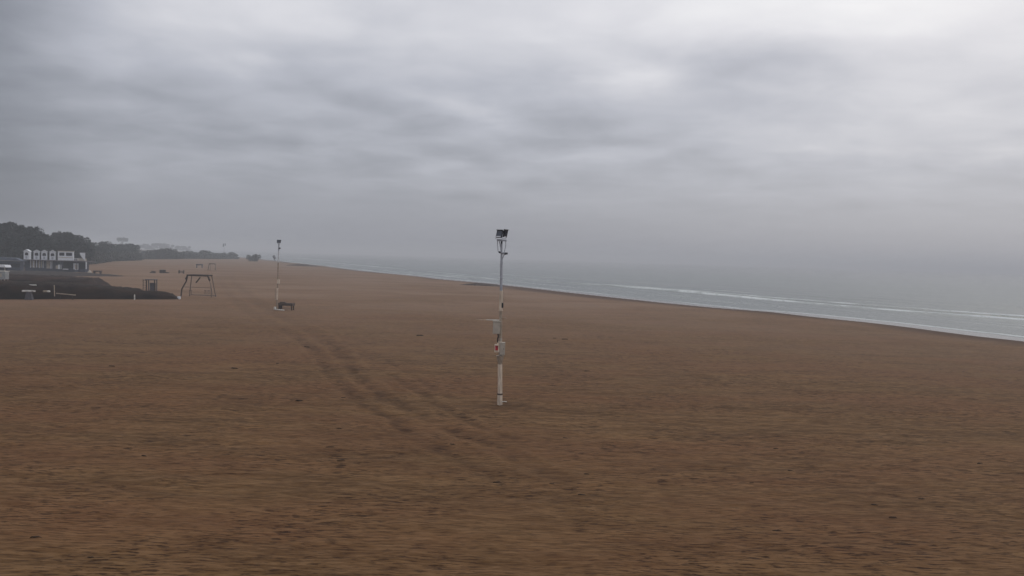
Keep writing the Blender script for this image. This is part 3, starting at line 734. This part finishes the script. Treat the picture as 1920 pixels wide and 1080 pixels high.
mb.add(v, [(j * n + k, j * n + (k + 1) % n, (j + 1) * n + (k + 1) % n, (j + 1) * n + k) for j in range(4) for k in range(n)] + [tuple(range(4 * n, 5 * n))]).build('sack_body', M['boxgrey'], t, smooth=True)
MB().tube((0, 0, .88), (.05, 0, 1.0), .07, .12, 8).build('tie', M['whitewood'], t)

# flat grey building at far left edge
YL = 222
xa, xb = at(-70, 490, YL).x, at(41, 490, YL).x
zt = at(20, 488.3, YL).z
t = thing('flat_roofed_store', 'low dark flat-roofed building at the left edge, beside the white cabins', 'building', (xb, YL, 0))
Lw = xb - xa
MB().box(-Lw, -.4, 0, 1.6, -.3, zt - .15).build('wall', M['bluewall'], t)
MB().box(-Lw, 0, -.7, 2.4, zt - .147, zt + .05, .02).build('roof', M['greywall'], t)
MB().prism([(-Lw, zt + .053), (-.6, zt + .053), (-2.4, zt + .75), (-Lw, zt + .95)], .6, 2.3).build('roof_light', M['greywall'], t)
MB().box(-Lw, -.5, -.03, -.003, 1.2, zt - .8).build('window', M['darkin'], t)
MB().box(-Lw, 0, -.75, -.703, zt - .14, zt - .06).build('fascia', M['boxgrey'], t)
x0, x1, z0, z1 = bankthing(-30, 15.5, 497, 499.6, 180)
t = thing('white_awning', 'white awning over a dark opening at the left edge', 'awning', (x1, 180, 0))
Lw = x1 - x0
MB().prism([(-Lw, z0), (0, z0 - .05), (-.3, z1), (-Lw, z1 + .05)], -.9, 1.2).build('canopy', M['whitewood'], t)
MB().box(-Lw, -.3, .5, .6, -.1, z0 - .06).build('back_wall', M['bluewall'], t)
for sx in (-.3, -3): MB().box(sx - .05, sx + .05, -.8, -.7, -.1, z0 - .06).build('post', M['boxgrey'], t)

# ------------------------------------------------------------------ trees and shrubs
def foliage(clumps, n, size, seed):
    rg = np.random.default_rng(seed)
    C = np.array([c[:3] for c in clumps]); R = np.array([c[3:6] for c in clumps])
    vol = R[:, 0] * R[:, 1]; pick = rg.choice(len(clumps), n, p=vol / vol.sum())
    d = rg.normal(size=(n, 3)); d /= np.linalg.norm(d, axis=1)[:, None]
    rad = rg.uniform(.45, 1.08, n) ** .5
    P = C[pick] + d * R[pick] * rad[:, None]
    a = rg.normal(size=(n, 3)); a /= np.linalg.norm(a, axis=1)[:, None]
    b_ = np.cross(a, rg.normal(size=(n, 3))); b_ /= np.linalg.norm(b_, axis=1)[:, None]
    s1 = size * rg.uniform(.5, 1.3, n)[:, None]; s2 = s1 * rg.uniform(.35, .7, n)[:, None]
    v = np.stack([P - a * s1, P - b_ * s2, P + a * s1, P + b_ * s2], 1).reshape(-1, 3)
    f = np.arange(4 * n).reshape(-1, 4); return v, f
def leafobj(name, clumps, n, size, seed, m, parent=None):
    v, f = foliage(clumps, n, size, seed); o = grid_mesh(name, v, f, {}, m, smooth=False)
    if parent: o.parent = parent
    return o
def pine(seed, kind, label, group):
    rr = random.Random(seed)
    t = thing('pine_tree', label, 'pine tree', (0, 0, 0), group=group)
    Hh = 10.0; cl = []; tr = MB(); lean = rr.uniform(-.5, .5)
    th = Hh * (.42 if kind == 'umbrella' else .25)
    tr.path([(0, 0, -.5), (lean * .3, 0, th * .5), (lean, .1, th), (lean * 1.3, .1, Hh * .72)], [.34, .28, .22, .12], 8)
    nc = 15
    for k in range(nc):
        a = rr.uniform(0, 2 * PI); rad = rr.uniform(.1, 1) ** .7
        if kind == 'umbrella':
            W = 4.6; x_, y_ = math.cos(a) * rad * W, math.sin(a) * rad * W
            z_ = Hh * .80 + (1 - rad) * .9 + rr.uniform(-.5, .3); c_ = (x_ + lean, y_, z_, rr.uniform(1.3, 2.1), rr.uniform(1.3, 2.1), rr.uniform(.7, 1.1))
        else:
            W = 3.7; x_, y_ = math.cos(a) * rad * W, math.sin(a) * rad * W
            z_ = rr.uniform(.28, .88) * Hh; sh = 1.1 - .45 * abs(z_ / Hh - .5) * 2
            c_ = (x_ * sh + lean, y_ * sh, z_, rr.uniform(1.3, 2.2), rr.uniform(1.3, 2.2), rr.uniform(1.0, 1.7))
        cl.append(c_)
        z0_ = min(c_[2] - .5, Hh * rr.uniform(.4, .7)); tr.tube((lean * z0_ / Hh, .05, z0_), c_[:3], .10, .04, 6)
    tr.build('trunk', M['bark'], t)
    leafobj('crown', cl, 2600, .34, seed, M['pine'], t)
    return t
def shrub(seed, label, group):
    rr = random.Random(seed)
    t = thing('shrub', label, 'shrub', (0, 0, 0), group=group)
    cl = []; tr = MB()
    for k in range(9):
        a = rr.uniform(0, 2 * PI); rad = rr.uniform(0, 1) ** .6 * 3.0
        c_ = (math.cos(a) * rad, math.sin(a) * rad, rr.uniform(.9, 3.0), rr.uniform(1, 1.7), rr.uniform(1, 1.7), rr.uniform(.8, 1.4)); cl.append(c_)
        tr.path([(c_[0] * .15, c_[1] * .15, -.3), (c_[0] * .5, c_[1] * .5, c_[2] * .5), c_[:3]], [.12, .08, .03], 6)
    tr.build('stem', M['bark'], t)
    leafobj('foliage', cl, 1300, .30, seed, M['leaf'], t)
    return t
GA = 'pine trees behind the beach bar'; GB = 'pine trees on the far side of the beach'; GS = 'shrubs along the back of the beach'
protos = [pine(1, 'dense', '', GA), pine(2, 'dense', '', GA), pine(3, 'umbrella', '', GA), pine(4, 'dense', '', GA), pine(5, 'umbrella', '', GA)]
shr = [shrub(31, '', GS), shrub(32, '', GS), shrub(33, '', GS)]
used = set()
def put(plist, k, px, Y_, top, label, group, wx=1.0, rz=None):
    pr = plist[k]; p = at(px, 480, Y_); h = at(px, top, Y_).z
    base_h = 10.0 if plist is protos else 3.9
    s_ = h / base_h
    key = (id(plist), k)
    o = pr if key not in used else dup(pr, (0, 0, 0))
    used.add(key)
    o.location = (p.x, Y_, 0); o.rotation_euler = (0, 0, random.uniform(0, 6.28) if rz is None else rz)
    o.scale = (s_ * wx, s_ * wx, s_); o['label'] = label; o['group'] = group
    return o
LA = 'dark dense pine in the tall tree mass behind the white cabins'
LB = 'grey hazy pine in the middle distance right of the beach bar'
LS = 'hazy low shrub in the line along the back of the far sand'
put(protos, 2, 17, 262, 414.5, 'umbrella pine whose flat top rises highest at the left edge of the tree mass', GA, .62)
for px, Y_, top, k, wx in [(-22, 262, 428, 0, 1), (2, 255, 427, 1, .9), (30, 268, 424, 3, .9), (42, 262, 420, 0, .95), (57, 270, 420, 1, .95), (68, 262, 424, 3, .85), (76, 275, 431, 0, .75),
                           (8, 245, 440, 3, 1), (50, 250, 441, 1, 1.1), (84, 292, 436, 0, .9), (97, 300, 436.5, 3, 1), (110, 305, 437, 1, 1), (128, 312, 436, 0, 1), (142, 318, 436, 3, .95), (151, 322, 441, 1, .8),
                           (88, 275, 447, 3, 1), (112, 285, 448, 0, 1.1), (136, 290, 449, 1, 1.1), (30, 248, 452, 1, 1.3)]:
    put(protos, k, px, Y_, top, LA, GA, wx)
put(protos, 4, 117.5, 306, 431, 'pine with a small knob of a crown above the middle of the tree mass', GA, .5)
for px, Y_, top, k, wx in [(163, 392, 452, 0, 1.1), (176, 400, 452.5, 1, 1.1), (191, 405, 449.5, 3, 1.0), (203, 440, 455.5, 0, 1.1), (214, 470, 455.5, 1, 1.2), (228, 480, 455, 3, 1.2), (241, 485, 455, 0, 1.2), (252, 490, 457.5, 1, 1.0),
                           (170, 380, 459, 3, 1.3), (184, 385, 461, 0, 1.3), (205, 430, 463, 1, 1.4), (222, 450, 465, 3, 1.5), (240, 460, 467, 0, 1.5)]:
    put(protos, k, px, Y_, top, LB, GB, wx)
put(protos, 4, 229, 1150, 444, 'faint umbrella pine rising alone above the hazy tree line', GB, .75, 1.0)
for i, (px, top) in enumerate([(262, 458), (272, 456), (284, 455.5), (296, 455), (308, 455.5), (320, 458), (332, 460), (344, 460.5), (352, 461)]):
    put(protos, (0, 1, 3)[i % 3], px, 1500 + i * 15, top, 'very faint pine of the farthest tree line, nearly lost in haze', 'farthest hazy pine trees', 1.3)
for i, (px, Y_, top, wx) in enumerate([(264, 520, 471, 1.5), (275, 525, 468.5, 1.4), (286, 530, 468, 1.5), (298, 535, 466.5, 1.5), (307, 540, 465.5, 1.3), (318, 545, 469, 1.5), (329, 555, 472, 1.6), (341, 570, 474, 1.6), (352, 590, 473, 1.6),
        (363, 600, 471.5, 1.6), (373, 610, 472.5, 1.5), (384, 620, 469, 1.1), (391, 625, 471, 1.1), (402, 630, 474, 1.5), (411, 640, 474.5, 1.5), (422, 650, 473, 1.3), (431, 655, 474, 1.2), (438, 655, 476, 1.2)]):
    put(shr, i % 3, px, Y_, top, LS, GS, wx)
for i, (px, top) in enumerate([(469.5, 478.5), (475, 477), (481, 476.5)]):
    put(shr, i % 3, px, 560, top, ['left bush of the lone grey clump on the far sand', 'middle bush of the lone grey clump on the far sand', 'right and highest bush of the lone grey clump on the far sand'][i], 'lone clump of bushes', .85)
# thicket that closes the foot of the trees
def thicket(name, pts, hmax, n, size, seed, label):
    rg = random.Random(seed); cl = []
    for i in range(len(pts) - 1):
        a, b_ = pts[i], pts[i + 1]; L_ = math.hypot(b_[0] - a[0], b_[1] - a[1]); m_ = max(2, int(L_ / 3))
        for k in range(m_):
            f_ = k / m_; h_ = hmax * rg.uniform(.5, 1)
            cl.append((a[0] + (b_[0] - a[0]) * f_, a[1] + (b_[1] - a[1]) * f_ + rg.uniform(-2, 2), h_ * .45, 3, 3, h_ * .6))
    o = leafobj(name, cl, n, size, seed, M['leaf']); tag(o, label, 'undergrowth', None, 'stuff')
def gx(px, Y_): return (at(px, 480, Y_).x, Y_)
thicket('undergrowth', [gx(-40, 262), gx(80, 280), gx(160, 330), gx(200, 400), gx(262, 470)], 5.5, 16000, .6, 91, 'dense dark undergrowth closing the foot of the pines')
thicket('undergrowth', [gx(250, 500), gx(300, 535), gx(350, 590), gx(445, 660)], 3.0, 9000, .55, 92, 'low grey scrub along the back of the far sand')

# leaning dark board near the far mast, thin distant mast
p = gp(514, 489); S = p.y / F
t = thing('leaning_sign', 'small dark board leaning left on the far sand beside the distant mast', 'board', (p.x, p.y, 0))
MB().box(-.9 * 1, .9, -.15, .15, 1.2, 4.2, .03, ry=-.45).build('board', M['greywood'], t)
MB().tube((.6, 0, -.7), (-.1, 0, 2.2), .2, .16, 8).build('prop', M['greywood'], t)
MB().tube((1.2, .5, -.7), (.2, 0, 1.8), .16, .12, 8).build('prop', M['greywood'], t)
Yd = 900; p = at(420, 470, Yd)
t = thing('distant_mast', 'very faint thin mast rising above the shrubs on the horizon', 'mast', (p.x, Yd, 0))
ht = at(421, 456.5, Yd).z
MB().tube((0, 0, -.3), (0, 0, ht), .22, .12, 8).build('pole', M['galv'], t)
MB().box(-1.4, -.2, -.2, .2, ht - 3.6, ht - .2).build('lamp_bank', M['greywall'], t)
MB().box(.8, 1.8, -.2, .2, ht - 2.4, ht).build('lamp_bank', M['greywall'], t)
MB().box(-.2, 1.8, -.1, .1, ht - .3, ht - .0).build('cross_arm', M['galv'], t)

# ------------------------------------------------------------------ seaweed heaps and debris
def heap(px, py, Lh, Wd, Hh_, label, seed):
    p = gp(px, py); rg = np.random.default_rng(seed)
    n, mth = 28, 9; v = []; f = []
    for j in range(mth):
        r_ = 1 - j / (mth - 1)
        for k in range(n):
            a = 2 * PI * k / n; w_ = 1 + .25 * math.sin(2 * a + seed) + rg.uniform(-.12, .12)
            v.append((math.cos(a) * r_ * Lh / 2 * w_, math.sin(a) * r_ * Wd / 2 * w_, (Hh_ + .25) * (1 - r_ ** 2) * rg.uniform(.75, 1.1) - (.15 if j == 0 else 0)))
    for j in range(mth - 1):
        for k in range(n): f.append((j * n + k, j * n + (k + 1) % n, (j + 1) * n + (k + 1) % n, (j + 1) * n + k))
    o = MB().add(v, f).build('seaweed_heap', M['weed2'], None, loc=(p.x, p.y, -.28)); tag(o, label, 'seaweed heap')
M['weed2'] = mat('damp_brown_seaweed', (.055, .036, .028), .9, var=.5, scale=3, bump=.6)
heap(905, 534, 13, 6, .45, 'long low dark heap of seaweed near the waterline, left of the near mast', 3)
heap(566, 498, 24, 8, .8, 'faint dark heap on the far waterline right of the distant mast', 4)
def debris(seed):
    rr = random.Random(seed); mb = MB()
    for k in range(5):
        a = rr.uniform(-.3, .3); l_ = rr.uniform(.08, .34); x_, y_ = rr.uniform(-.14, .14), rr.uniform(-.03, .03)
        p = [(x_ + math.cos(a) * l_ * (u - .5), y_ + math.sin(a) * l_ * .4 * (u - .5), .005 + .03 * math.sin(PI * u) + rr.uniform(0, .02)) for u in (0, .33, .66, 1)]
        mb.path(p, [.01, .024, .02, .008], 6)
    return mb
GD = 'dark scraps of seaweed scattered on the sand'
LD = 'small dark scrap of seaweed on open sand'
pts = [(575, 652, 1.6), (788, 631, 2.6), (270, 855, .9), (560, 750, 1.5), (636, 803, .8), (620, 837, .7), (1455, 838, .9), (1481, 880, .7), (520, 682, 1.0), (645, 742, .9), (1060, 818, .7), (930, 903, .8), (848, 833, .8),
       (1060, 637, 1.4), (1040, 635, 1.0), (1100, 695, 1.1), (1728, 933, .8), (1675, 970, .9), (1640, 945, .8), (1836, 869, .8), (1456, 995, .6), (210, 688, 1.4), (440, 692, 1.6), (65, 1010, .8), (170, 1047, .6), (640, 862, .7), (1100, 887, .8), (1090, 927, .7), (1035, 905, .6), (1410, 903, .6)]
base = [debris(100 + k) for k in range(4)]; bo = []
for i, (px, py, s_) in enumerate(pts):
    p = gp(px, py)
    gi = int(np.argmin(np.abs(ys - p.y))); gj = int(np.argmin(np.abs(xs - p.x))); zz = Z[gi, gj]
    if i < 4: o = base[i].build('seaweed_scrap', M['weed']); bo.append(o)
    else: o = bo[i % 4].copy(); COL.objects.link(o)
    o.location = (p.x, p.y, zz); o.rotation_euler = (0, 0, random.uniform(-.4, .4)); o.scale = (s_ * random.uniform(.6, 1.1), s_ * random.uniform(.5, 1), s_ * .8)
    tag(o, LD, 'seaweed scrap', GD)
    if i == 0: o['label'] = 'dark scrap of seaweed left of the wheel tracks, below the timber table'
    if i == 1: o['label'] = 'long dark scrap of seaweed between the two masts, right of the wheel tracks'
    if i == 2: o['label'] = 'lone black scrap of seaweed in the left foreground'

# ------------------------------------------------------------------ haze
E = 5250
hz = MB().box(-E, E, -1000, 5500, -5, 27).build('haze', M['white'])
hm = bpy.data.materials.new('sea_haze'); hm.use_nodes = True; nt = hm.node_tree
for n in list(nt.nodes): nt.nodes.remove(n)
out = nt.nodes.new('ShaderNodeOutputMaterial'); pv = nt.nodes.new('ShaderNodeVolumePrincipled')
pv.inputs['Color'].default_value = (.91, .925, .97, 1); pv.inputs['Density'].default_value = 0.00078; pv.inputs['Anisotropy'].default_value = .0
nt.links.new(pv.outputs[0], out.inputs['Volume'])
hz.data.materials.clear(); hz.data.materials.append(hm); tag(hz, kind='stuff', label='pale grey sea haze lying over the whole beach', cat='haze')

# ------------------------------------------------------------------ world and sun
CLOUDS = [(480, -20, 330, 80, .14, 0), (130, 100, 110, 45, .12, .2), (465, 120, 80, 26, .12, .1), (1190, 140, 90, 30, .14, 0), (1560, 15, 420, 70, .12, 0), (520, 40, 260, 50, .05, 0),
          (1065, 297, 80, 10, .06, 0), (820, 318, 80, 9, .05, 0), (1560, 283, 240, 14, .06, .02), (1820, 290, 70, 12, .05, 0), (220, 325, 70, 8, .04, 0),
          (880, 205, 140, 18, .07, .25), (400, 235, 160, 20, .04, .1), (960, 60, 260, 40, .04, 0), (1750, 190, 170, 26, .05, 0),
          (40, 20, 130, 70, -.11, 0), (640, 190, 170, 34, -.07, .25), (1060, 240, 150, 26, -.09, .05), (1000, 160, 140, 30, -.08, .1), (1440, 115, 170, 48, -.15, -.1),
          (1370, 205, 260, 30, -.08, -.03), (700, 18, 110, 26, -.05, .1), (300, 180, 180, 32, -.06, .1), (240, 60, 110, 26, -.03, .3), (520, 262, 240, 22, -.05, .1), (1880, 200, 90, 60, -.05, 0), (1150, 262, 200, 12, -.04, 0)]
SAZ, SEL = math.radians(38), math.radians(38)
w = bpy.data.worlds.new('World'); SC.world = w; w.use_nodes = True; nt = w.node_tree; N = nt.nodes; L = nt.links
bg = N['Background']; bg.inputs['Strength'].default_value = 1.0
sky = N.new('ShaderNodeTexSky'); sky.sky_type = 'NISHITA'; sky.sun_disc = False; sky.sun_elevation = SEL; sky.sun_rotation = SAZ
sky.dust_density = 3
def vm(op, a, b=None):
    n = N.new('ShaderNodeVectorMath'); n.operation = op
    for i, v in enumerate((a, b)):
        if v is None: continue
        if isinstance(v, (tuple, Vector)): n.inputs[i].default_value = tuple(v)
        else: L.new(v, n.inputs[i])
    return n
def mt(op, a, b=None, clamp=False):
    n = N.new('ShaderNodeMath'); n.operation = op; n.use_clamp = clamp
    for i, v in enumerate((a, b)):
        if v is None: continue
        if isinstance(v, (int, float)): n.inputs[i].default_value = v
        else: L.new(v, n.inputs[i])
    return n.outputs[0]
def mr(v, a, b, c=0, d=1, sm=False):
    n = N.new('ShaderNodeMapRange'); L.new(v, n.inputs['Value'])
    if sm: n.interpolation_type = 'SMOOTHSTEP'
    for k, x_ in zip(('From Min', 'From Max', 'To Min', 'To Max'), (a, b, c, d)): n.inputs[k].default_value = x_
    return n.outputs[0]
tc = N.new('ShaderNodeTexCoord'); nrm = vm('NORMALIZE', tc.outputs['Generated']).outputs[0]
sp = N.new('ShaderNodeSeparateXYZ'); L.new(nrm, sp.inputs[0])
x_, y_, z_ = sp.outputs
zz = mt('ADD', mt('MAXIMUM', z_, 0.0), .15)
cb = N.new('ShaderNodeCombineXYZ'); L.new(mt('DIVIDE', x_, zz), cb.inputs[0]); L.new(mt('DIVIDE', y_, zz), cb.inputs[1])
def cn(scale, rot, sx, sy_, det, rough, off, dist=.3):
    mp = N.new('ShaderNodeMapping'); mp.inputs['Rotation'].default_value = (0, 0, rot); mp.inputs['Scale'].default_value = (sx, sy_, 1); mp.inputs['Location'].default_value = off
    L.new(cb.outputs[0], mp.inputs['Vector'])
    n = N.new('ShaderNodeTexNoise'); n.inputs['Scale'].default_value = scale; n.inputs['Detail'].default_value = det; n.inputs['Roughness'].default_value = rough; n.inputs['Distortion'].default_value = dist
    L.new(mp.outputs[0], n.inputs['Vector']); return n.outputs['Fac']
c1 = cn(1.7, .35, 1, 1.0, 5, .5, (3.1, 7.7, 0)); c2 = cn(3.8, .25, .95, 1.05, 4, .5, (9.1, 1.7, 0), .4); c3 = cn(.35, .3, 1, 1, 3, .5, (5.5, 2.2, 0))
cl = mt('ADD', mt('MULTIPLY', c1, .50), mt('ADD', mt('MULTIPLY', c2, .34), mt('MULTIPLY', c3, .16)))
v = mr(cl, .36, .64, 0, 1)
# brightening towards the hidden sun and with height
sd_ = Vector((math.sin(SAZ) * math.cos(SEL), math.cos(SAZ) * math.cos(SEL), math.sin(SEL)))
dt = N.new('ShaderNodeVectorMath'); dt.operation = 'DOT_PRODUCT'; L.new(nrm, dt.inputs[0]); dt.inputs[1].default_value = sd_
glow = mr(dt.outputs['Value'], .60, 1.0, 0, 1, True)
fade = mr(z_, .02, .14, .08, 1, True)            # cloud contrast grows out of the murk
v = mt('MULTIPLY', mt('SUBTRACT', v, .5), fade)
# banks of thicker and thinner cloud, given by azimuth tangent and elevation, edges broken by noise
ya = mt('MAXIMUM', y_, .05)
wv = N.new('ShaderNodeTexNoise'); wv.inputs['Scale'].default_value = 9; wv.inputs['Detail'].default_value = 5
mpw = N.new('ShaderNodeMapping'); mpw.inputs['Scale'].default_value = (1, 1, 3.2); L.new(nrm, mpw.inputs['Vector']); L.new(mpw.outputs[0], wv.inputs['Vector'])
wc = N.new('ShaderNodeSeparateColor'); L.new(wv.outputs['Color'], wc.inputs[0])
U = mt('ADD', mt('DIVIDE', x_, ya), mt('MULTIPLY', mt('SUBTRACT', wc.outputs[0], .5), .16))
V = mt('ADD', mt('DIVIDE', z_, ya), mt('MULTIPLY', mt('SUBTRACT', wc.outputs[1], .5), .055))
acc = None
for px, py, rx, ry, am, tilt in CLOUDS:
    d_ = ray(px, py); u_, v_ = d_.x / d_.y, d_.z / d_.y
    du = mt('SUBTRACT', U, u_); dv = mt('SUBTRACT', V, v_)
    dv = mt('ADD', dv, mt('MULTIPLY', du, tilt))
    a_ = mt('MULTIPLY', du, F / rx); b_ = mt('MULTIPLY', dv, F / ry)
    g_ = mt('EXPONENT', mt('MULTIPLY', mt('ADD', mt('MULTIPLY', a_, a_), mt('MULTIPLY', b_, b_)), -1.0))
    g_ = mt('MULTIPLY', g_, am); acc = g_ if acc is None else mt('ADD', acc, g_)
lowsky = mr(z_, 0, .34, .298, .65); hisky = mr(z_, .34, 1, 0, .35)
bright = mt('ADD', mt('ADD', lowsky, hisky), mt('ADD', mt('MULTIPLY', glow, .12), mt('MULTIPLY', v, .16)))
bright = mt('ADD', bright, acc)
side = mr(x_, -.545, -.42, .64, 1.0, True)  # lens vignette put into the sky colour as a darker left edge
side2 = mr(x_, -.5, .5, .97, 1.05)
bright = mt('MULTIPLY', mt('MULTIPLY', bright, side), side2)
rp = N.new('ShaderNodeValToRGB'); L.new(bright, rp.inputs['Fac']); e = rp.color_ramp.elements
e[0].position = 0; e[0].color = (0, 0, 0, 1); e[1].position = 1.0; e[1].color = (1, 1, 1, 1)
for p_, c_ in ((.15, (.142, .152, .178)), (.3, (.290, .304, .348)), (.5, (.49, .505, .565)), (.75, (.75, .75, .79))):
    q_ = e.new(p_); q_.color = (*c_, 1)
mixn = N.new('ShaderNodeMix'); mixn.data_type = 'RGBA'; mixn.inputs['Factor'].default_value = .93
sc_ = N.new('ShaderNodeVectorMath'); sc_.operation = 'SCALE'; sc_.inputs['Scale'].default_value = .10; L.new(sky.outputs[0], sc_.inputs[0])
L.new(sc_.outputs[0], mixn.inputs['A']); L.new(rp.outputs['Color'], mixn.inputs['B'])
L.new(mixn.outputs['Result'], bg.inputs['Color'])
sl = bpy.data.lights.new('sun', 'SUN'); sl.energy = .5; sl.angle = math.radians(40); sl.color = (1, .96, .9)
so = bpy.data.objects.new('sun', sl); COL.objects.link(so); so.rotation_euler = (-sd_).to_track_quat('-Z', 'Y').to_euler()
SC.view_settings.view_transform = 'Standard'; SC.view_settings.look = 'None'; SC.view_settings.exposure = 0; SC.view_settings.gamma = 1
SC.cycles.volume_bounces = 0
